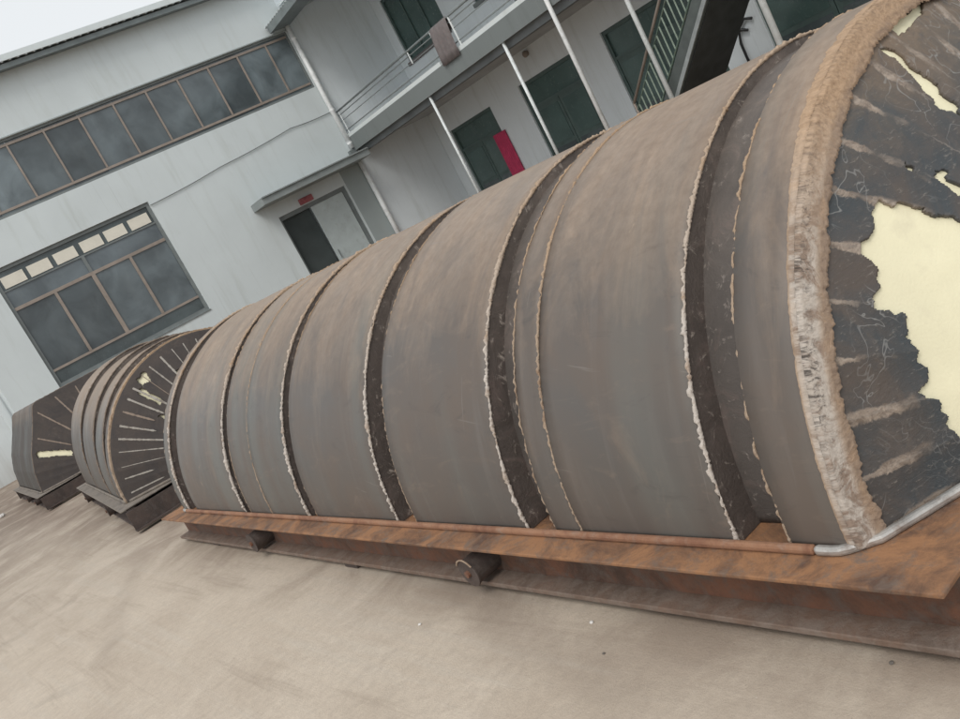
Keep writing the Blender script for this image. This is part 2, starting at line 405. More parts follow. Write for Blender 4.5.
# ------------------------------------------------------------------ the steel shells
R0, ZC = 1.054, .25            # outer radius, axis height (the half ring stands on its base plate)
PROF = None; TALL = 0.0
def prof(a):
    # radius factor: 1 for the round shells, a straight-sided hood with a flat lid for the farthest
    if PROF is None: return 1.0+TALL*math.sin(a)**2 if math.sin(a) > 0 else 1.0
    c, s_ = abs(math.cos(a)), math.sin(a)
    for (x0, z0), (x1, z1) in zip(PROF, PROF[1:]):
        dx, dz = x1-x0, z1-z0; den = c*dz-s_*dx
        if abs(den) < 1e-9: continue
        t = (x0*dz-z0*dx)/den; u = (x0*s_-z0*c)/den
        if t > 0 and -1e-6 <= u <= 1+1e-6: return t/R0
    return 1.0
def ring_pt(r, a, y):
    r *= prof(a); return Vector((-r*math.cos(a), y, ZC+r*math.sin(a)))

def shell(name, parent, mats, y0, y1, ro, ri, ny=6, na=150, wob=.004, seed=0, ztop=-.008, rough=0):
    """closed half-ring plate between y0 and y1; slot 0 outer face, slot 1 edges and inner face"""
    bm = bmesh.new(); uvl = bm.loops.layers.uv.new('UVMap')
    a0 = math.asin(ztop/ro) if PROF is None else 0; A = [a0+(PI-2*a0)*i/na for i in range(na+1)]
    ys = [y0+(y1-y0)*j/ny for j in range(ny+1)]
    def P(a, j, r):
        y = ys[j]; d = 0
        if name == 'inner_shell': r0_ = r; d = (R0-.034-ro)*max(0, math.sin(a))**2
        if r == ro and name != 'inner_shell':
            d = wob*noise.noise(Vector((a*2.3, y*1.5, seed)))
            if rough: d += rough*(noise.noise(Vector((a*30, y*28, seed+9)))+.6*noise.noise(Vector((a*75, y*70, seed+3))))
        dy = 0
        if rough and j in (0, ny): dy = rough*.9*noise.noise(Vector((a*34, j*7.1, seed+5)))
        elif j in (0, ny): dy = .003*noise.noise(Vector((a*16, j*3.3, seed)))
        return ring_pt(r+d, a, y+dy)
    out = [[bm.verts.new(P(a, j, ro)) for j in range(ny+1)] for a in A]
    inn = [[bm.verts.new(P(a, j, ri)) for j in (0, ny)] for a in A]
    def F(vs, uvs, mi):
        f = bm.faces.new(vs); f.material_index = mi; f.smooth = (mi == 0)
        for l, u in zip(f.loops, uvs): l[uvl].uv = u
    for i in range(na):
        u0, u1 = A[i]*ro+seed*3.7, A[i+1]*ro+seed*3.7
        for j in range(ny):
            v0, v1 = ys[j]-y0+seed*0, ys[j+1]-y0
            F((out[i][j], out[i][j+1], out[i+1][j+1], out[i+1][j]), ((u0, v0), (u0, v1), (u1, v1), (u1, v0)), 0)
        F((out[i][0], out[i+1][0], inn[i+1][0], inn[i][0]), ((u0, 0), (u1, 0), (u1, ro-ri), (u0, ro-ri)), 1)
        F((out[i+1][ny], out[i][ny], inn[i][1], inn[i+1][1]), ((u1, 0), (u0, 0), (u0, ro-ri), (u1, ro-ri)), 1)
        F((inn[i][0], inn[i+1][0], inn[i+1][1], inn[i][1]), ((u0, 0), (u1, 0), (u1, 1), (u0, 1)), 1)
    for i in (0, na):
        vs = [out[i][j] for j in range(ny+1)]+[inn[i][1], inn[i][0]]
        F(vs, [(0, 0)]*len(vs), 1)
    bmesh.ops.recalc_face_normals(bm, faces=bm.faces)
    me = bpy.data.meshes.new(name); bm.to_mesh(me); bm.free()
    for m in mats: me.materials.append(m)
    return link(name, me, parent)

def bead(name, parent, mat, y, r, size=.009, seed=0, na=620, broken=0.0):
    mb = MB(); pts = []; rs = []
    for i in range(na+1):
        a = .002+(PI-.004)*i/na
        n1 = noise.noise(Vector((a*24, seed, 0))); n2 = noise.noise(Vector((a*60, seed, 4))); n3 = noise.noise(Vector((a*5, seed, 8)))
        pts.append(ring_pt(r+.0015*n2, a, y+.005*n1+.005*n2))
        n4 = noise.noise(Vector((a*170, seed, 6)))
        rs.append(size*.68*max(.18, .95+.55*n1+.7*n2+.55*n3+.8*n4))
    mb.tube(pts, rs, 8, jit=.12, up=Vector((0, 1, 0)))
    return mb.build(name, mat, parent, smooth=True)

def inside(poly, x, y):
    c = False; j = len(poly)-1
    for i in range(len(poly)):
        xi, yi = poly[i]; xj, yj = poly[j]
        if (yi > y) != (yj > y) and x < (xj-xi)*(y-yi)/(yj-yi)+xi: c = not c
        j = i
    return c

def cone_pt(r, a, off, yc, k=2.0, sgn=1):
    """point on a conical head whose rim (radius R0) lies at yc and which narrows towards -y (sgn=1)"""
    y = yc-sgn*(R0-r)/k
    nrm = Vector((-math.cos(a), -sgn*k, math.sin(a))).normalized()
    q = r*prof(a)
    return Vector((-q*math.cos(a), y, ZC+q*math.sin(a)))+nrm*off

def cone_head(parent, yc, holes, mats, k=2.0, sgn=1, rin=.44, na=900, nr=230, seed=0, cream=True):
    if cream:
        mb = MB(); g = []
        for i in range(181):
            a = PI*i/180
            g.append([mb.bm.verts.new(cone_pt(R0-.02-(R0-.02-rin)*j/14, a, -.013+.004*noise.noise(Vector((a*9, j*.8, seed))), yc, k, sgn)) for j in range(15)])
        for i in range(180):
            for j in range(14): mb.bm.faces.new((g[i][j], g[i+1][j], g[i+1][j+1], g[i][j+1]))
        mb.build('insulation', mats[1], parent, smooth=True)
    mb = MB(); V = {}; uvl = mb.bm.loops.layers.uv.new('UVMap')
    def vert(i, j):
        if (i, j) not in V:
            a = PI*i/na; r = R0-.005-(R0-.005-rin)*j/nr
            # each 8 degree sector is a flat plate, lightly buckled
            w = math.sin(PI*((math.degrees(a)) % 8)/8)
            V[i, j] = mb.bm.verts.new(cone_pt(r, a, -.003*w+.003*noise.noise(Vector((a*6, r*6, seed))), yc, k, sgn))
        return V[i, j]
    for i in range(na):
        for j in range(nr):
            a = 180*(i+.5)/na; r = R0-.005-(R0-.005-rin)*(j+.5)/nr
            ja = a+1.5*noise.noise(Vector((a*.5, r*22, seed)))+.28*noise.noise(Vector((a*2.2, r*80, seed+1)))
            jr = r+.024*noise.noise(Vector((a*.40, r*18, seed+2)))+.004*noise.noise(Vector((a*1.8, r*70, seed+3)))
            if any(inside(h, ja, jr) for h in holes): continue
            f = mb.bm.faces.new((vert(i, j), vert(i+1, j), vert(i+1, j+1), vert(i, j+1)))
            for l, (ii, jj) in zip(f.loops, ((i, j), (i+1, j), (i+1, j+1), (i, j+1))): l[uvl].uv = (180*ii/na, R0-.005-(R0-.005-rin)*jj/nr)
    o = mb.build('head_sheet', mats[0], parent, smooth=True)
    so = o.modifiers.new('Solidify', 'SOLIDIFY'); so.thickness = .014; so.offset = 1 if sgn > 0 else 1
    # small flat end disc closing the head
    mb = MB(); c = mb.bm.verts.new((0, yc-sgn*(R0-rin)/k, ZC)); rim = [mb.bm.verts.new((-rin*math.cos(PI*i/60), yc-sgn*(R0-rin)/k, ZC+rin*math.sin(PI*i/60))) for i in range(61)]
    for i in range(60): mb.bm.faces.new((c, rim[i], rim[i+1]))
    mb.build('end_disc', mats[0], parent)
    return o

def cone_strip(parent, mat, yc, a1, r1, a2, r2, w, h, k=2.0, sgn=1, seed=0):
    """rough radial weld run lying on the head"""
    n = max(10, int(abs(r1-r2)/.0025)); m = 10; mb = MB(); rows = []
    for i in range(n+1):
        t = i/n; a = rad(a1+(a2-a1)*t); r = r1+(r2-r1)*t
        dd = t*abs(r1-r2)
        ww = w*(.85+.4*noise.noise(Vector((dd*40+seed, seed, 0)))+.25*noise.noise(Vector((dd*140, seed, 2))))
        if t > .9: ww *= max(.15, (1-t)/.1)
        row = []
        for j in range(m+1):
            s = -1+2*j/m
            hh = .18*h*min(1, 2*(1-abs(s)))*(.7+.6*noise.noise(Vector((dd*130, s*2.6, seed)))+.5*noise.noise(Vector((dd*300, s*6, seed))))+.0005
            row.append(mb.bm.verts.new(cone_pt(r, a+s*ww/2/r, .0145+max(hh, .0006), yc, k, sgn)))
        rows.append(row)
    for i in range(n):
        for j in range(m): mb.bm.faces.new((rows[i][j], rows[i+1][j], rows[i+1][j+1], rows[i][j+1]))
    return mb.build('weld_strip', mat, parent, smooth=True)

def h_beam(parent, mat_web, mat_fl, x, y0, y1, z0, z1, w=.14, t=.012):
    b = thing_part('beam', parent)
    return b

def base_frame(parent, hw, y0, y1, mats, zt=.24, zb=.03, feet=(), wide_end=False):
    pl, web, fl = mats
    MB().box(-hw, hw, y0, y1, zt-.012, zt).build('base_plate', pl, parent, bevel=.003)
    def beam_x(xc, fw=.085):
        mb = MB(); mb.box(xc-.008, xc+.008, y0+.04, y1+.02, zb+.0195, zt-.026)
        w = mb.build('beam', web, parent)
        MB().box(xc-fw, xc+fw, y0+.04, y1+.02, zb, zb+.019).build('bottom_flange', fl, w, bevel=.003)
        MB().box(xc-fw, xc+fw, y0+.04, y1+.02, zt-.0258, zt-.0125).build('top_flange', web, w)
    for s in (-1, 1): beam_x(s*(hw-.052-.085))
    for yy in (y0+.05, y1-.05):
        g = .21
        if wide_end: g = .03; yy += -.11 if yy < (y0+y1)/2 else .11
        mb = MB(); mb.box(-hw+g, hw-g, yy-.008, yy+.008, zb+.0135, zt-.0265)
        w = mb.build('cross_beam', web, parent)
        MB().box(-hw+g, hw-g, yy-.06, yy+.06, zb, zb+.013).build('bottom_flange', fl, w)
    for (xx, yy) in feet:
        MB().box(xx-.06, xx+.06, yy-.07, yy+.07, .0, zb-.001).build('packing_block', M['beam_dark'], parent, bevel=.004)

def roller(parent, y, x0, z, r, light=False):
    """short pipe roller poking out between base plate and lower flange, with a cap plate and a bolt"""
    mb = MB().tube([(x0+.16, y, z), (x0+.006, y, z)], r, 24)
    o = mb.build('roller', M['beam_dark'], parent, smooth=False)
    MB().tube([(x0+.008, y, z), (x0, y, z)], r*1.06, 24).build('end_cap', M['beam_dark'], o)
    MB().tube([(x0+.004, y, z), (x0-.012, y, z)], r*.25, 10).build('bolt', M['beam'], o)
    if light:
        pts = [(x0-.004, y+(r*1.12)*math.cos(t), z+(r*1.12)*math.sin(t)) for t in [rad(35+10*i) for i in range(12)]]
        MB().tube(pts, .0035, 6).build('weld_bead', M['bead_tan'], o)
    return o

def edging(parent, mats, yc0, yc1, k=2.0, z=.24, rend=.5, s=.023):
    """square bar welded round the foot of the shell: along each side, bent in along each head"""
    x = R0+s*.5+.004
    for sx in (-1, 1):
        MB().tube_sq = None
        pts = [(sx*x, yc0+.10), (sx*x, yc1-.10)]
        sq_bar('edging_bar', mats[0], parent, pts, z, s)
        for yc, d in ((yc0, 1), (yc1, -1)):
            path = [(sx*x, yc+d*.099), (sx*x, yc+d*.055)]
            for t in (.25, .5, .75):
                path.append((sx*(x-.05*t*t), yc+d*(.055-.075*t)))
            r = 1.0
            path.append((sx*(r+.012), yc-d*(R0-r)/k-d*.012))
            path.append((sx*(rend+.012), yc-d*(R0-rend)/k-d*.012))
            sq_bar('edging_bar', mats[1], parent, path, z, s)
def sq_bar(name, mat, parent, path, z, s):
    mb = MB(); rows = []
    for i, p in enumerate(path):
        a = Vector(path[max(i-1, 0)]); b = Vector(path[min(i+1, len(path)-1)]); t = (b-a).normalized(); n = Vector((-t.y, t.x))
        p = Vector(p)
        rows.append([mb.bm.verts.new((*(p+n*u*s/2), z+.001+w*s)) for u, w in ((-1, 0), (1, 0), (1, 1), (-1, 1))])
    for a, b in zip(rows, rows[1:]):
        for k in range(4): mb.bm.faces.new((a[k], a[(k+1) % 4], b[(k+1) % 4], b[k]))
    mb.bm.faces.new(rows[0][::-1]); mb.bm.faces.new(rows[-1])
    return mb.build(name, mat, parent, bevel=.008)

DY = rad(3.75)
TX = Vector((math.cos(DY), math.sin(DY), 0)); TY = Vector((-math.sin(DY), math.cos(DY), 0))

# ---- the long shell in front
big = thing('steel_tank', 'long half-round grey steel shell on a rusty frame with a torn cream patch', 'steel tank', TX*2.558, DY, 'half-round steel shells on base frames')
YF, YR = 1.363, 6.72
shell('inner_shell', big, [M['slag_floor'], M['slag']], YF+.02, YR-.02, R0-.10, R0-.13, 60, 150, .010, 3)
PL = [(1.319, 1.496, 'plate', 2), (1.662, 2.286, 'plate', 5), (2.290, 2.42, 'plate_dark2', 7), (2.583, 3.35, 'plate', 11), (3.512, 4.362, 'plate', 13),
      (4.467, 4.982, 'plate', 17), (4.986, 5.335, 'plate', 19), (5.431, 6.43, 'plate_rust', 23), (6.62, 6.74, 'plate_rust', 29)]
M['plate_dark2'] = steel_plate('seam_plate', 0, .95)
for y0, y1, mt, sd in PL:
    shell('shell_plate', big, [M[mt], M['slag']], y0, y1, R0, R0-.10, max(3, int((y1-y0)/.06)), 150, .005, sd)
for y, sz, mt, br in ((1.662, .0085, 'bead', .2), (2.583, .0095, 'bead', .2), (3.512, .0095, 'bead', .1), (4.467, .011, 'bead', .1), (5.431, .013, 'bead', .1), (6.62, .013, 'bead', .2),
                  (1.496, .005, 'bead_tan', 0), (2.42, .0045, 'bead_tan', .2), (3.35, .004, 'bead_tan', .3), (4.362, .004, 'bead_tan', .3), (5.335, .004, 'bead_tan', .3)):
    bead('weld_bead', big, M[mt], y, R0-.002, sz, y*3)
bead('weld_seam', big, M['bead_tan'], 2.288, R0, .0075, 31)
bead('weld_seam', big, M['bead_tan'], 4.984, R0, .006, 37)
def rough_ring(name, parent, mat, yc, y_back, lap, na, nv, amp, seed):
    # one strip that starts on the cylinder, turns over the rim and laps on to the head; uv = (arc metres, metres across)
    mb = MB(); rows = []; yr = yc; cyl = y_back-yr; tot = cyl+lap
    for i in range(na+1):
        a = PI*i/na; row = []
        e0 = .003*noise.noise(Vector((a*26, 1, seed)))+.0025*noise.noise(Vector((a*90, 5, seed))); e1 = .010*noise.noise(Vector((a*11, 3, seed)))+.007*noise.noise(Vector((a*42, 3, seed)))+.006*noise.noise(Vector((a*110, 4, seed)))
        for j in range(nv+1):
            d = -e0+(tot+e0+e1)*j/nv
            env = min(1, j/2, (nv-j)/2)
            h = env*(.004+amp*(noise.noise(Vector((a*44, d*50, seed)))+.9*noise.noise(Vector((a*95, d*100, seed+2)))))
            tt = min(1, max(0, (math.sin(a)-.62)/.36)); yb = y_back+.018*tt*tt*(3-2*tt)
            if d < cyl-.008: h *= .45
            if d < cyl-.008: p = ring_pt(R0+.001+h, a, yr+.008+(yb-yr-.008)*(cyl-.008-d)/(cyl-.008+.0001))
            elif d > cyl+.008: p = cone_pt(R0-(d-cyl)*.9, a, .009+h, yr)
            else: p = (ring_pt(R0+.001+h, a, yr+.008)+cone_pt(R0-.007, a, .009+h, yr))/2
            row.append((mb.bm.verts.new(p), (PI*i/na*R0, d)))
        rows.append(row)
    uvl = mb.bm.loops.layers.uv.new('UVMap')
    for i in range(na):
        for j in range(nv):
            q = (rows[i][j], rows[i+1][j], rows[i+1][j+1], rows[i][j+1])
            f = mb.bm.faces.new([x[0] for x in q])
            for l, x in zip(f.loops, q): l[uvl].uv = x[1]
    return mb.build(name, mat, parent, smooth=True)
rough_ring('flange_weld', big, M['flange'], YF-.045, 1.336, .078, 1300, 34, .0017, 5)

MAIN = [(a_, r_+.014) for a_, r_ in [(48.2, .858), (49.1, .783), (48.4, .652), (48, .40), (-4, .40), (-2, .62), (3.1, .735), (5.9, .742), (9.6, .759), (14.2, .761), (15.8, .783), (17.0, .80), (18.2, .775), (20.5, .776), (23.2, .785), (24.6, .80), (27, .80), (30.4, .816), (31, .866), (32.4, .872), (34.6, .854), (38.2, .866), (39.4, .895), (40, .905), (41.4, .877), (44, .862), (46.3, .868)]]
HOLES = [MAIN,
  [(76.0, .951), (76.8, .935), (77.0, .846), (73.8, .743), (72.6, .745), (72.4, .816), (74.6, .877)],
  [(56.6, .763), (57.6, .739), (55.9, .66), (54.3, .70)],
  [(82.9, 1.0), (89.9, 1.0), (92.4, .985), (87.4, .968), (81.8, .96)],
  [(56.9, .828), (56.3, .804), (55.2, .805), (55.7, .821)],
  [(104, .88), (106, .86), (105, .74), (102, .76)], [(128, .82), (131, .8), (130, .6), (126, .64)]]
def grow(h, q):
    ca = sum(p[0] for p in h)/len(h); cr = sum(p[1] for p in h)/len(h)
    return [(ca+(a_-ca)*q, cr+(r_-cr)*q) for a_, r_ in h]
HOLES = [HOLES[0]]+[grow(h, 1.18) for h in HOLES[1:]]
cone_head(big, YF-.045, HOLES, (M['cone'], M['cream']), seed=2)
# far head
cone_head(big, YR+.02, [], (M['cone'], M['cream']), sgn=-1, na=180, nr=20, seed=9, cream=False)
edging(big, (M['rust_edge'], M['bright']), YF-.045, YR+.02, rend=.47)
base_frame(big, 1.173, 1.066, 7.02, (M['rust'], M['beam'], M['beam_grey']), feet=[(-1.05, 4.16), (-1.04, 6.3), (-1.02, 1.4), (1.04, 1.5), (1.04, 4.2), (1.04, 6.5)])
roller(big, 2.93, -1.165, .118, .054, True); roller(big, 5.27, -1.165, .118, .056)
for yy in (2.93, 5.27): roller(big, yy, 1.0, .118, .05)

# ---- two shorter shells behind
def short_tank(name, label, loc, rz, n_len, plates, seams, strips, holes, hmat, pmat, flange=True, wheels=(), rise=(0, 0)):
    t = thing(name, label, 'steel tank', loc, rz, 'half-round steel shells on base frames')
    yc = .30; ye = n_len-.30
    shell('inner_shell', t, [M['slag_floor'], M['slag']], yc+.02, ye-.02, R0-.04, R0-.09, 20, 110, .008, 5)
    global TALL
    for i, (a, b) in enumerate(plates):
        TALL = rise[0]+rise[1]*i
        shell('shell_plate', t, [M[pmat], M['slag']], a, b, R0, R0-.07, max(3, int((b-a)/.1)), 110, .005, i*5+len(plates))
        bead('weld_bead', t, M['bead_brown'], a, R0-.002, .012, i*2.2+rz, 200)
    TALL = rise[0]
    if flange:
        shell('flange_ring', t, [M['bead_tan'], M['bead_tan']], yc-.03, yc+.05, R0+.014, R0-.12, 10, 260, .004, 4, rough=.008)
    cone_head(t, yc-.03, holes, (hmat, M['cream']), na=360, nr=60, seed=rz*10+4)
    for i, (a1, r1, a2, r2, w, h, mt) in enumerate(strips): cone_strip(t, M[mt], yc-.03, a1, r1, a2, r2, w, h, seed=i*1.7+rz)
    cone_head(t, ye+.02, [], (hmat, M['cream']), sgn=-1, na=180, nr=12, seed=9, cream=False)
    edging(t, (M['base_dark'], M['base_dark']), yc-.03, ye+.02, rend=.47)
    base_frame(t, 1.173, 0, n_len, (M['base_dark'], M['beam_dark'], M['beam_dark']), feet=[(-1.04, .3), (-1.04, n_len-.4), (1.04, .3), (1.04, n_len-.4)], wide_end=True)
    TALL = 0.0
    for y, r in wheels: roller(t, y, -1.17, .12, r)
    return t
st2 = []
for i in range(4, 178, 7):
    L = random.uniform(.50, .74); st2.append((i+random.uniform(-.6, .6), .985, i+random.uniform(-.6, .6), L, .017*random.uniform(.4, 1.3), .006, random.choice(('strip_pale', 'strip_pale', 'strip'))))
h2 = [[(58, .93), (62, .93), (61, .74), (57, .72)], [(64, .99), (70, .99), (68, .90), (63, .93)], [(80, .8), (84, .8), (83, .6), (79, .62)], [(49, .7), (51, .7), (50.5, .62), (49, .61)]]
short_tank('steel_tank', 'middle half-round steel shell with brown ribs and a dark nose of radial welds', (2.03, 8.53, 0), rad(-1.9), 4.15,
           [(.36, .66), (.72, 1.35), (1.42, 2.5), (2.58, 3.84)], [], st2, h2, M['cone_far'], 'plate_far', True, [(1.5, .06), (3.6, .06)], (.02, .04))
PROF = [(1.054, 0), (1.0, .30), (.90, .55), (.69, .89), (.55, 1.15), (.50, 1.18), (0, 1.185)]
st3 = [(a, .985, a, .55, .02, .006, 'strip') for a in (44, 62, 78, 94, 110, 126, 142, 158)]
h3 = [[(28.5, .985), (33.5, .985), (37, .55), (29, .55)]]
short_tank('steel_tank', 'farthest steel shell, dark with straight sides, a flat top and one cream stripe', (1.80, 14.40, 0), rad(.9), 4.3,
           [(.30, 3.99)], [], st3, h3, M['cone_far'], 'plate_dark', False, [(.9, .05), (2.2, .05)])
PROF = None

# ------------------------------------------------------------------ ground
g = MB(); n = 60
for (x0, x1, y0, y1) in ((-150, 150, -150, 150),):
    g.bm.faces.new([g.bm.verts.new(p) for p in ((x0, y0, 0), (x1, y0, 0), (x1, y1, 0), (x0, y1, 0))])
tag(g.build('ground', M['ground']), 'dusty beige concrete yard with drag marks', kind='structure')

# ------------------------------------------------------------------ hall (facing the yard, 24.5 m off)
WY = 24.5
hall = thing('hall_building', 'pale grey-green factory hall with a ribbon of high windows and a corrugated roof edge', 'building', (7, WY, 0))
def wx(o_x): return o_x-7                     # local x
def wall_with_holes(name, mat, parent, x0, x1, z0, z1, holes, y0, y1):
    xs = sorted({x0, x1, *[h[0] for h in holes], *[h[1] for h in holes]}); zs = sorted({z0, z1, *[h[2] for h in holes], *[h[3] for h in holes]})
    mb = MB(); V = {}
    solid = lambda i, j: 0 <= i < len(xs)-1 and 0 <= j < len(zs)-1 and not any(h[0] <= (xs[i]+xs[i+1])/2 <= h[1] and h[2] <= (zs[j]+zs[j+1])/2 <= h[3] for h in holes)
    def v(i, j, s):
        if (i, j, s) not in V: V[i, j, s] = mb.bm.verts.new((xs[i], (y0, y1)[s], zs[j]))
        return V[i, j, s]
    for i in range(len(xs)-1):
        for j in range(len(zs)-1):
            if not solid(i, j): continue
            mb.bm.faces.new((v(i,j,0), v(i+1,j,0), v(i+1,j+1,0), v(i,j+1,0))); mb.bm.faces.new((v(i,j,1), v(i,j+1,1), v(i+1,j+1,1), v(i+1,j,1)))
            for di, dj, a, b in ((-1,0,(i,j),(i,j+1)), (1,0,(i+1,j),(i+1,j+1)), (0,-1,(i,j),(i+1,j)), (0,1,(i,j+1),(i+1,j+1))):
                if not solid(i+di, j+dj): mb.bm.faces.new((v(*a,0), v(*b,0), v(*b,1), v(*a,1)))
    return mb.build(name, mat, parent)
XL = 1.68
wall_with_holes('wall', M['hall_wall'], hall, wx(XL), wx(13.06), 0, 8.95,
    [(wx(2.82), wx(7.02), 1.46, 4.62), (wx(2.0), wx(12.94), 5.62, 7.34), (wx(9.98), wx(12.25), 0, 2.78)], 0, .28)
for nm, (a, b, c, d) in (('wall', (wx(XL), wx(XL)+.25, .28, 16)), ('wall', (wx(15.9), wx(15.9)+.25, .28, 16)), ('wall', (wx(XL), wx(15.9)+.25, 16, 16.25))):
    B(nm, M['hall_wall'], hall, a, b, c, d, 0, 8.95)
B('wall', M['house_wall'], hall, wx(13.062), wx(16.15), .002, .28, 0, 8.95)     # end wall of the gallery, same plane
# corrugated roof sheet with its eave edge towards the yard
mb = MB(); nx = 460; xs = [wx(XL)-.4+(14.95)*i/nx for i in range(nx+1)]
top = []; 
for x in xs:
    zz = .022*math.sin(x*2*PI/.20)-.05
    top.append([mb.bm.verts.new((x, y, 8.93+(y+.45)*.16+zz+o)) for y, o in ((-.45, 0), (-.45, .012), (16.4, .012), (16.4, 0))])
for a, b in zip(top, top[1:]):
    for k in range(4): mb.bm.faces.new((a[k], b[k], b[(k+1) % 4], a[(k+1) % 4]))
mb.build('roof', M['roof'], hall)
B('fascia', M['eave'], hall, wx(XL)-.35, wx(15.9), -.40, -.36, 8.72, 8.84)
B('edge_trim', M['hall_wall'], hall, wx(XL)-.42, wx(15.9), -.50, -.455, 8.875, 9.02)
B('soffit_board', M['eave'], hall, wx(XL)-.35, wx(15.9), -.36, -.002, 8.78, 8.81)
# big lower window
def window(parent, name, mat_f, axis_x, x0, x1, z0, z1, yf, fw=.06, rails=(), mulls=(), glass='glass_blue', depth=.07, yg=None):
    """frame set in the opening; returns frame object. works in the x-z plane of its parent"""
    mb = MB()
    mb.box(x0, x1, yf, yf+depth, z0, z0+fw); mb.box(x0, x1, yf, yf+depth, z1-fw, z1)
    mb.box(x0, x0+fw, yf, yf+depth, z0+fw, z1-fw); mb.box(x1-fw, x1, yf, yf+depth, z0+fw, z1-fw)
    f = mb.build(name, mat_f, parent)
    return f
win = window(hall, 'window', M['frame_grey'], 0, wx(2.82), wx(7.02), 1.46, 4.62, .06, .09)
def bar(mat, p, a, b, c, d, e, f, nm='mullion'): return B(nm, mat, p, a, b, c, d, e, f)
xa, xb, xm = wx(2.91), wx(6.93), wx(4.90)
bar(M['frame_bronze'], win, xa, xb, .07, .12, 3.55, 3.63, 'transom'); bar(M['frame_bronze'], win, xa, xb, .07, .12, 1.86, 1.92, 'transom')
bar(M['frame_grey'], win, xa, xb, .07, .12, 4.05, 4.09, 'transom')
bar(M['frame_bronze'], win, xm-.05, xm+.05, .068, .118, 1.92, 3.55); bar(M['frame_grey'], win, xm-.04, xm+.04, .068, .118, 3.63, 4.05)
for xq in ((xa+xm)/2, (xm+xb)/2): bar(M['frame_bronze'], win, xq-.035, xq+.035, .066, .116, 1.92, 3.55)
for a, b in ((xa, (xa+xm)/2), ((xa+xm)/2, xm), (xm, (xm+xb)/2), ((xm+xb)/2, xb)): B('pane', random.choice(GL[:3]), win, a+.002, b-.002, .10, .11, 1.90, 3.57)
for a, b in ((xa, xm), (xm, xb)): B('pane', M['glass_blue'], win, a, b, .10, .11, 3.59, 4.07)
B('pane', M['glass_dark'], win, xa, xb, .10, .11, 1.54, 1.88); B('pane', M['glass_dark'], win, xa, xb, .112, .122, 4.06, 4.54)
pw = (xb-xa)/6
for i in range(6):
    a = xa+i*pw+(.05 if i % 3 else .07)
    B('lit_pane_panel', M['lit_pane'], win, a, a+pw-.12, .085, .109, 4.12, 4.40)  # cream sheets paint in the light showing in the top panes
B('sill', M['frame_grey'], win, wx(2.82), wx(7.02), -.02, .055, 1.42, 1.459)
# ribbon window
rib = window(hall, 'window', M['frame_grey'], 0, wx(2.0), wx(12.94), 5.62, 7.34, .04, .06)
bar(M['frame_bronze'], rib, wx(2.06), wx(12.88), .05, .10, 7.17, 7.23, 'transom'); bar(M['frame_bronze'], rib, wx(2.06), wx(12.88), .05, .10, 5.74, 5.80, 'transom')
ml = [4.725+.9305*i for i in range(-2, 9)]
for x in ml: bar(M['frame_bronze'], rib, wx(x)-.022, wx(x)+.022, .045, .095, 5.80, 7.17)
ed = [2.06]+ml+[12.88]
for a, b in zip(ed, ed[1:]): B('pane', random.choice(GL), rib, wx(a)+.002, wx(b)-.002, .08, .09, 5.68, 7.28)
B('lintel_drip', M['hall_darker'], rib, wx(1.95), wx(12.94), -.03, .038, 7.342, 7.37)
# doorway with canopy
dr = MB(); dr.box(wx(9.98), wx(10.04), .05, .15, 0, 2.78).box(wx(12.13), wx(12.25), .05, .15, 0, 2.78).box(wx(10.04), wx(12.13), .05, .15, 2.66, 2.78)
door = dr.build('door', M['frame_grey'], hall)
B('door_leaf', M['door_leaf'], door, wx(11.02), wx(12.12), .08, .12, .02, 2.655)
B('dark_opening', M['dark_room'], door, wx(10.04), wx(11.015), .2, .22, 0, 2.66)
MB().tube([(wx(11.12), .05, 1.0), (wx(11.12), .05, 1.25)], .015, 8).build('handle', M['frame_grey'], door)
cn = MB().box(wx(9.42), wx(13.0), -.95, -.002, 3.18, 3.36).build('canopy', M['canopy'], hall, bevel=.01)
mb = MB()
for i in range(90):
    x0 = wx(9.42)+i*.04-.0; 
    if x0+.04 > wx(13.0): break
    z = 3.362+.012*(i % 2)
    mb.box(x0+.001, x0+.039, -1.0, -.002, 3.361, 3.385+.012*(i % 2))
mb.build('canopy_sheet', M['canopy'], cn)
B('grey_wall_sheet', M['hall_darker'], hall, wx(12.30), wx(13.0), -.012, -.001, 0, 3.179)  # darker grey sheet on the wall right of the doorway
# downpipe on the corner, in two lengths
dp = MB().tube([(wx(13.0), -.11, 7.5), (wx(13.0), -.11, 3.62)], .075, 16).build('downpipe', M['pvc'], hall, smooth=True)
MB().tube([(wx(13.02), -.11, 3.38), (wx(13.02), -.11, .1)], .075, 16).build('downpipe', M['pvc'], hall, smooth=True)
for z in (7.0, 5.9, 4.8, 3.75): MB().tube([(wx(13.0), -.11, z), (wx(13.0), -.11, z+.06)], .084, 16).build('collar', M['pvc'], dp)
B('bracket', M['frame_grey'], dp, wx(12.86), wx(13.12), -.13, -.001, 3.42, 3.58)

# cable slung along the hall wall
pts = []
P = [(7.02, 4.50), (9.2, 4.66), (11.6, 4.84), (12.95, 4.80)]
for (x0, z0), (x1, z1) in zip(P, P[1:]):
    for i in range(10):
        t = i/10; pts.append((x0+(x1-x0)*t, WY-.03, z0+(z1-z0)*t-.025*math.sin(PI*t)))
pts.append((12.95, WY-.03, 4.80))
tag(MB().tube(pts, .012, 6).build('cable', M['frame_grey']), 'thin grey cable sagging along the pale hall wall above the doorway', 'cable')
rb = thing('warning_lamp', 'small red lamp box fixed above the hall doorway under the canopy', 'lamp', (10.95, WY, 2.81))
MB().box(-.22, .22, -.09, -.002, 0, .17).build('housing', M['red'], rb, bevel=.015)
MB().tube([(0, -.09, .085), (0, -.13, .085)], [.06, .04], 14).build('lens', M['red'], rb)

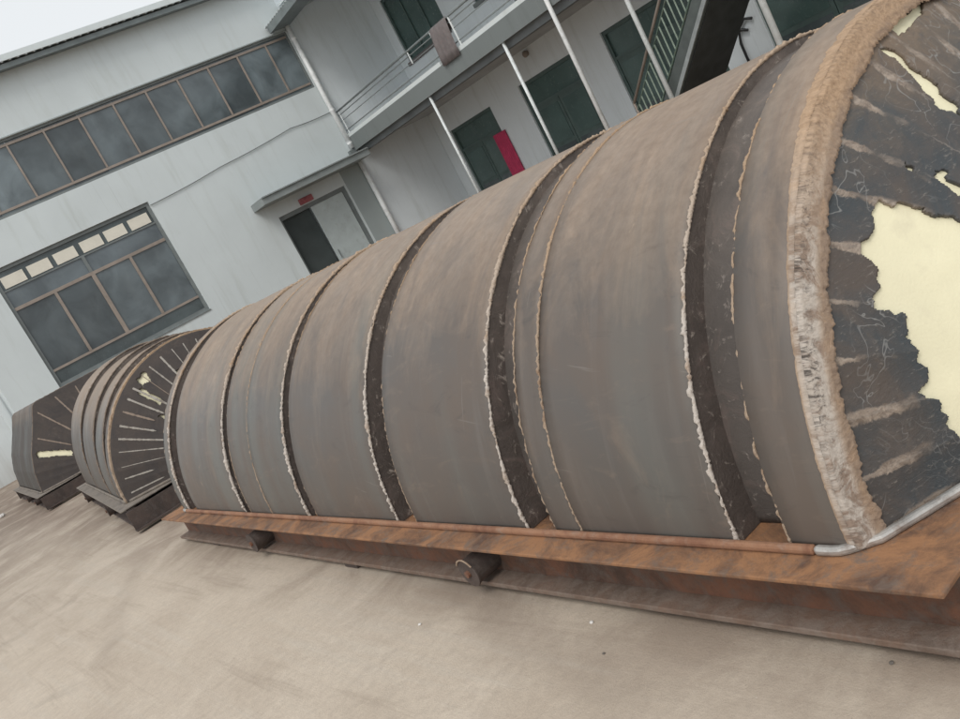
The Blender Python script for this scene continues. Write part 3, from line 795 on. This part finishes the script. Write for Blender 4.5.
# low wall seen past the hall's corner
bw = MB().box(-14, 1.45, 25.4, 25.65, 0, 2.6).build('boundary_wall', M['far_wall'])
tag(bw, 'white boundary wall just past the left corner of the factory hall', 'wall')
mb = MB().box(-14.05, 1.4, 25.34, 25.71, 2.601, 2.68).build('coping', M['slab'], bw)

# ------------------------------------------------------------------ two-storey house with gallery (right)
FX, PX = 15.9, 13.1
house = thing('gallery_house', 'two-storey white office house with a long balcony, green doors and thin white posts', 'building', (FX, 12, 0))
hy = lambda y: y-12
hxx = lambda x: x-FX
# facade is the plane x=0 (local); openings as (y0,y1,z0,z1)
OP = [(21.45, 23.8, 0, 2.78, 'd1'), (17.5, 19.95, 0, 2.82, 'd2'), (13.4, 16.38, 0, 2.84, 'd3'), (9.2, 12.2, 0, 2.85, 'd4'), (4.2, 6.6, 0, 2.8, 'd5'),
      (21.5, 24.02, 5.12, 7.05, 'u1'), (19.0, 20.0, 5.2, 7.05, 'u2'), (16.9, 18.56, 3.95, 7.05, 'u3'), (12.0, 14.4, 5.1, 7.05, 'u4'), (7, 9.4, 5.1, 7.05, 'u5')]
def facade(x0, x1):
    ys = sorted({hy(-2), hy(24.49), *[hy(o[0]) for o in OP], *[hy(o[1]) for o in OP]}); zs = sorted({0, 7.6, *[o[2] for o in OP], *[o[3] for o in OP]})
    mb = MB(); V = {}
    def solid(i, j):
        if not (0 <= i < len(ys)-1 and 0 <= j < len(zs)-1): return False
        a = (ys[i]+ys[i+1])/2; b = (zs[j]+zs[j+1])/2
        return not any(hy(o[0]) < a < hy(o[1]) and o[2] < b < o[3] for o in OP)
    def v(i, j, s):
        if (i, j, s) not in V: V[i, j, s] = mb.bm.verts.new(((x0, x1)[s], ys[i], zs[j]))
        return V[i, j, s]
    for i in range(len(ys)-1):
        for j in range(len(zs)-1):
            if not solid(i, j): continue
            mb.bm.faces.new((v(i,j,0), v(i+1,j,0), v(i+1,j+1,0), v(i,j+1,0))); mb.bm.faces.new((v(i,j,1), v(i,j+1,1), v(i+1,j+1,1), v(i+1,j,1)))
            for di, dj, a, b in ((-1,0,(i,j),(i,j+1)), (1,0,(i+1,j),(i+1,j+1)), (0,-1,(i,j),(i+1,j)), (0,1,(i,j+1),(i+1,j+1))):
                if not solid(i+di, j+dj): mb.bm.faces.new((v(*a,0), v(*b,0), v(*b,1), v(*a,1)))
    return mb.build('wall', M['house_wall'], house)
facade(0, .24)
B('wall', M['house_wall'], house, .24, 6, hy(-2), hy(-1.76), 0, 7.6); B('wall', M['house_wall'], house, 5.76, 6, hy(-1.76), hy(24.4), 0, 7.6)
B('floor_slab', M['soffit'], house, .24, 5.75, hy(-1.7), hy(24.4), 3.5, 3.7)
for (y0, y1, z0, z1, kd) in OP:
    a, b = hy(y0), hy(y1); isdoor = kd[0] == 'd' or kd == 'u3'
    mb = MB(); fw = .09
    mb.box(.05, .13, a, a+fw, z0, z1).box(.05, .13, b-fw, b, z0, z1).box(.05, .13, a+fw, b-fw, z1-fw, z1)
    if not isdoor: mb.box(.05, .13, a+fw, b-fw, z0, z0+fw)
    f = mb.build('door' if isdoor else 'window', M['frame_green'], house)
    n = (4 if b-a > 3.2 else 2) if isdoor else 3
    if isdoor:
        zt = z1-.72
        B('transom', M['frame_green'], f, .055, .125, a+fw, b-fw, zt, zt+.07)
        w = (b-a-2*fw)/n
        for i in range(n):
            ya = a+fw+i*w
            B('pane', M['glass_green'], f, .10, .11, ya+.002, ya+w-.002, zt+.07, z1-fw)
            leaf = B('door_leaf', M['frame_green'], f, .07, .11, ya+.01, ya+w-.01, z0+.02, zt)
            B('pane', M['glass_green'], leaf, .058, .069, ya+.11, ya+w-.11, z0+1.0, zt-.12)
            B('panel', M['glass_dark'], leaf, .06, .069, ya+.11, ya+w-.11, z0+.12, z0+.9)
    else:
        w = (b-a-2*fw)/n
        for i in range(n):
            ya = a+fw+i*w
            B('pane', M['glass_green'], f, .10, .11, ya+.002, ya+w-.002, z0+fw, z1-fw)
            if i: B('mullion', M['frame_green'], f, .06, .12, ya-.025, ya+.025, z0+fw, z1-fw)
        B('sill', M['mat_brown'] if kd == 'u1' else M['slab'], f, -.06, .049, a-.05, b+.05, z0-.10, z0-.002)
# balcony slab, opened where the stair comes up
sl = MB().box(hxx(PX)+.02, -.002, hy(12.6), hy(24.49), 3.54, 3.93).build('balcony', M['soffit'], house)
B('balcony_slab', M['soffit'], sl, hxx(14.85), -.002, hy(-2), hy(12.598), 3.54, 3.93)
B('slab_edge', M['slab'], sl, hxx(PX)-.04, hxx(PX)+.018, hy(12.6), hy(24.48), 3.52, 3.93)
B('kerb', M['slab_white'], sl, hxx(PX)-.035, hxx(PX)+.10, hy(12.6), hy(18.4), 3.931, 4.03); B('kerb', M['slab_white'], sl, hxx(PX)-.035, hxx(PX)+.10, hy(18.62), hy(24.4), 3.931, 4.03)
B('edge_beam', M['soffit_dark'], sl, hxx(PX)+.12, hxx(PX)+.32, hy(12.7), hy(24.48), 3.36, 3.538)
# railing
rx = hxx(PX)+.02
rl = MB().tube([(rx, hy(24.4), 4.72), (rx, hy(12.6), 4.72)], .028, 10).build('railing', M['rail'], house, smooth=True)
MB().tube([(rx, hy(24.4), 4.60), (rx, hy(12.6), 4.60)], .014, 8).build('mid_rail', M['rail'], rl, smooth=True)
MB().tube([(rx, hy(24.4), 4.43), (rx, hy(12.6), 4.43)], .011, 8).build('mid_rail', M['rail'], rl, smooth=True)
MB().tube([(rx, hy(24.4), 4.14), (rx, hy(12.6), 4.14)], .016, 8).build('low_rail', M['rail'], rl, smooth=True)
for y in (24.3, 18.50, 17.60, 14.2, 12.7):
    MB().tube([(rx, hy(y), 3.93), (rx, hy(y), 4.72)], .026 if y in (18.5, 17.6) else .018, 8).build('railing_post', M['white_steel'], rl)
MB().tube([(rx, hy(19.72), 4.40), (rx, hy(19.72), 4.71)], .018, 8).build('railing_post', M['white_steel'], rl)
# posts
for y, zt, r in ((19.73, 3.52, .036), (16.24, 3.52, .038), (12.53, 7.2, .046), (9.94, 7.2, .058), (6.0, 7.2, .055)):
    MB().tube([(hxx(PX)+.02, hy(y), 0), (hxx(PX)+.02, hy(y), zt)], r, 14).build('post', M['white_steel'], house, smooth=True)
dp = MB().tube([(hxx(PX)-.10, hy(14.32), .05), (hxx(PX)-.10, hy(14.32), 7.3)], .047, 14).build('downpipe', M['pvc'], house, smooth=True)
# upper ceiling and eave
ev = MB().box(hxx(PX)-.62, hxx(PX)-.02, hy(-2.3), hy(24.45), 7.42, 7.55).build('roof', M['eave'], house)
B('ceiling', M['house_wall'], ev, hxx(PX)-.018, 6.3, hy(-2.3), hy(24.45), 8.0, 8.05)
mb = MB(); ny = 420; rows = []
for i in range(ny+1):
    y = -2.3+26.75*i/ny; zz = .02*math.sin(y*2*PI/.18)
    rows.append([mb.bm.verts.new((x, hy(y), z+zz)) for x, z in ((hxx(PX)-.72, 7.58), (2.8, 8.5), (2.8, 8.52), (hxx(PX)-.72, 7.60))])
for a, b in zip(rows, rows[1:]):
    for k in range(4): mb.bm.faces.new((a[k], b[k], b[(k+1) % 4], a[(k+1) % 4]))
mb.build('roof_sheet', M['roof'], ev)
B('gutter', M['eave'], ev, hxx(PX)-.74, hxx(PX)-.62, hy(-2.3), hy(24.3), 7.36, 7.56)

lamp = thing('wall_lamp', 'small dark round lamp on the porch wall above the second green door', 'lamp', (FX, 19.0, 3.30))
MB().tube([(-.001, 0, .1), (-.05, 0, .1)], .07, 14).build('back_plate', M['frame_bronze'], lamp)
MB().tube([(-.05, 0, .1), (-.10, 0, .1), (-.14, 0, .1)], [.085, .085, .04], 14).build('lamp_shade', M['frame_bronze'], lamp, smooth=True)

# pink curtain hanging in the first doorway
mb = MB(); n = 40; rows = []
for i in range(n+1):
    y = 21.25+.62*i/n; x = FX-.045+.022*math.sin(i*1.25)
    rows.append([mb.bm.verts.new((x+dx, y+.15*(z < 1.2)*0, z)) for z in (.35, .9, 1.5, 2.02) for dx in (0, .006)])
for a, b in zip(rows, rows[1:]):
    for k in range(3):
        mb.bm.faces.new((a[2*k], b[2*k], b[2*k+2], a[2*k+2])); mb.bm.faces.new((a[2*k+1], a[2*k+3], b[2*k+3], b[2*k+1]))
o = mb.build('curtain', M['pink'], None, smooth=True); tag(o, 'bright pink cloth curtain hanging in the green doorway nearest the corner', 'curtain')
# brown rug over the railing
mb = MB(); rows = []
for i in range(21):
    y = 17.66+.78*i/20; w = .012*math.sin(i*.9)
    prof = [(-.115, 3.86), (-.11, 4.1), (-.09, 4.4), (-.05, 4.7), (0, 4.762), (.05, 4.7), (.06, 4.45)]
    rows.append([mb.bm.verts.new((PX+.02+px+w*(pz < 4.6), y+.01*noise.noise(Vector((pz*3, i*.3, 0))), pz)) for px, pz in prof])
for a, b in zip(rows, rows[1:]):
    for k in range(6): mb.bm.faces.new((a[k], b[k], b[k+1], a[k+1]))
o = mb.build('rug', M['mat_brown'], None, smooth=True); so = o.modifiers.new('Solidify', 'SOLIDIFY'); so.thickness = .012
tag(o, 'brown rug draped over the balcony railing between two white posts', 'rug')

# ------------------------------------------------------------------ outside stair rising towards the camera
stair = thing('metal_staircase', 'steep dark green metal staircase with slim balusters in front of the office house', 'staircase', (13.25, 13.6, 0))
sy = lambda y: y-13.6
SL = .86                                       # rise per metre run (towards -y)
zt_ = lambda y: 1.19+(12.53-y)*SL              # top line of the near stringer
zb_ = lambda y: zt_(y)-.40
ytop = 9.32
W = 1.45
for x0, nm in ((0, 'stringer'), (W-.05, 'stringer')):
    yb0 = 12.53+1.19/SL; yb1 = 12.53+.79/SL
    poly = [(x0, sy(ytop), zt_(ytop)), (x0, sy(yb0), 0.0), (x0, sy(yb1), 0.0), (x0, sy(ytop), zb_(ytop))]
    s = MB().prism(poly, (.05, 0, 0), 0).build(nm, M['stringer'], stair)
    q = [(x0-.03, sy(ytop), zb_(ytop)+.02), (x0-.03, sy(yb1)-.03, .03), (x0-.03, sy(yb1)-.03, .13), (x0-.03, sy(ytop), zb_(ytop)+.13)]
    MB().prism(q, (.028, 0, 0), 0).build('lower_flange', M['flange_grey'], s)
n = int(3.9/.19)
for i in range(n):
    z = .19*(i+1); y = 12.53-(z-1.19)/SL
    if y < ytop: break
    MB().box(.05, W-.05, sy(y)-.14, sy(y)+.14, z-.16, z-.12).build('tread', M['tread'], stair)
    MB().box(.05, W-.05, sy(y)-.14, sy(y)-.12, z-.30, z-.161).build('riser', M['tread'], stair)
q = [(.05, sy(ytop), zb_(ytop)), (.05, sy(12.53+.79/SL), .0), (.05, sy(12.53+.79/SL)-.03, .0), (.05, sy(ytop)-.03, zb_(ytop))]
MB().prism(q, (W-.1, 0, 0), 0).build('soffit_plate', M['tread'], stair)
rails = lambda dz, y0, y1, x: [(x, sy(y0), zt_(y0)+dz), (x, sy(y1), zt_(y1)+dz)]
for x in (.02, W-.03):
    h = MB().tube(rails(.86, 13.62, ytop, x), .030, 10).build('handrail', M['frame_bronze'], stair, smooth=True)
    MB().tube(rails(.70, 13.62, ytop, x), .016, 8).build('upper_bar', M['stair'], h)
    MB().tube(rails(.06, 13.62, ytop, x), .020, 8).build('lower_bar', M['stair'], h)
    MB().tube([(x, sy(13.62), 0), (x, sy(13.62), zt_(13.62)+.88)], .026, 10).build('newel_post', M['frame_bronze'], stair)
    y = 13.5
    while y > ytop:
        MB().tube([(x, sy(y), zt_(y)+.06), (x, sy(y), zt_(y)+.70)], .015, 6).build('baluster', M['baluster'], stair); y -= .14
B('landing', M['tread'], stair, 0, W, sy(8.2), sy(ytop)-.0, zt_(ytop)-.1, zt_(ytop)-.02)

# black tap and pipework on the white wall beside the stair
br = thing('pipe_bracket', 'black pipe bracket with valve on the white wall right of the staircase', 'bracket', (FX, 12.74, 0))
MB().tube([(-.06, .1, .2), (-.06, .1, 1.15), (-.06, .02, 1.42), (-.06, -.2, 1.56), (-.06, -.38, 1.50)], .028, 8).build('pipe', M['black'], br, smooth=True)
MB().tube([(-.06, .26, 1.46), (-.06, .02, 1.42), (-.06, -.18, 1.33)], .03, 8).build('valve', M['black'], br, smooth=True)
MB().tube([(-.06, .30, 1.46), (-.06, .24, 1.46)], .05, 12).build('tap_knob', M['white_steel'], br)
MB().box(-.06, -.001, .06, .14, .6, .66).build('clip', M['black'], br)

# ------------------------------------------------------------------ pebbles on the yard
def pebble(x, y, r, mat, lab, seed):
    mb = MB(); bmesh.ops.create_icosphere(mb.bm, subdivisions=2, radius=r)
    for v in mb.bm.verts:
        v.co *= 1+.35*noise.noise(v.co/r*1.3+Vector((seed, 0, 0))); v.co.z = v.co.z*.6
    z0 = min(v.co.z for v in mb.bm.verts)
    o = mb.build('pebble', M[mat], None, smooth=False); o.location = (x, y, -z0-.001)
    tag(o, lab, 'pebble', 'loose pebbles on the concrete yard')
pebble(1.224, 2.378, .007, 'stone', 'white pebble lying on the concrete in front of the middle of the long frame', 1)
pebble(1.000, 3.204, .007, 'stone', 'white pebble on the concrete left of the other white one, below the round roller', 2)
pebble(1.123, 2.207, .005, 'stone_dark', 'tiny dark pebble on the concrete just in front of the nearer white pebble', 3)
pebble(1.332, 1.381, .006, 'stone_dark', 'dark pebble close to the near right end of the long rusty frame', 4)
pebble(0.184, 17.56, .05, 'stone', 'large white stone far back at the left edge of the yard', 5)

# ------------------------------------------------------------------ light, sky, camera
SUN_EL, SUN_AZ = rad(50), rad(232)     # azimuth clockwise from +Y
w = bpy.data.worlds.new('World'); bpy.context.scene.world = w; w.use_nodes = True
nt = w.node_tree
for n_ in list(nt.nodes): nt.nodes.remove(n_)
k = NB(nt)
sky = k.n('ShaderNodeTexSky', sky_type='NISHITA'); sky.sun_disc = False
sky.sun_elevation = SUN_EL; sky.sun_rotation = SUN_AZ; sky.air_density = 1.0; sky.dust_density = 6.0; sky.ozone_density = 1.0
hs = k.n('ShaderNodeHueSaturation'); hs.inputs['Saturation'].default_value = .25
k.l(sky.outputs[0], hs.inputs['Color'])
veil = k.mix(.72, hs.outputs[0], (8.0, 8.3, 8.5))          # an even cloud sheet over the blue
bg = k.n('ShaderNodeBackground'); bg.inputs['Strength'].default_value = .11
k.l(veil, bg.inputs[0]); out = k.n('ShaderNodeOutputWorld'); k.l(bg.outputs[0], out.inputs[0])
sd = bpy.data.lights.new('sun', 'SUN'); sd.energy = .9; sd.angle = rad(25); sd.color = (1, .96, .90)
so = bpy.data.objects.new('sun', sd); C.objects.link(so)
d = Vector((math.sin(SUN_AZ)*math.cos(SUN_EL), math.cos(SUN_AZ)*math.cos(SUN_EL), math.sin(SUN_EL)))
so.rotation_euler = d.to_track_quat('Z', 'Y').to_euler(); so.location = d*40

right = Vector((.73249, -.50096, -.46097)); down = Vector((-.48753, .0866, -.8688)); fwd = Vector((.47516, .86112, -.1808))
cd = bpy.data.cameras.new('camera'); cam = bpy.data.objects.new('camera', cd); C.objects.link(cam)
m3 = Matrix((right, -down, -fwd)).transposed()
cam.matrix_world = Matrix.Translation((0, 0, 1.4)) @ m3.to_4x4()
cd.sensor_width = 36; cd.lens = 920/960*36; cd.clip_start = .05; cd.clip_end = 1000
sc = bpy.context.scene; sc.camera = cam
sc.view_settings.view_transform = 'Standard'; sc.view_settings.look = 'None'; sc.view_settings.gamma = 1
sc.view_settings.use_curve_mapping = False; sc.view_settings.exposure = .22
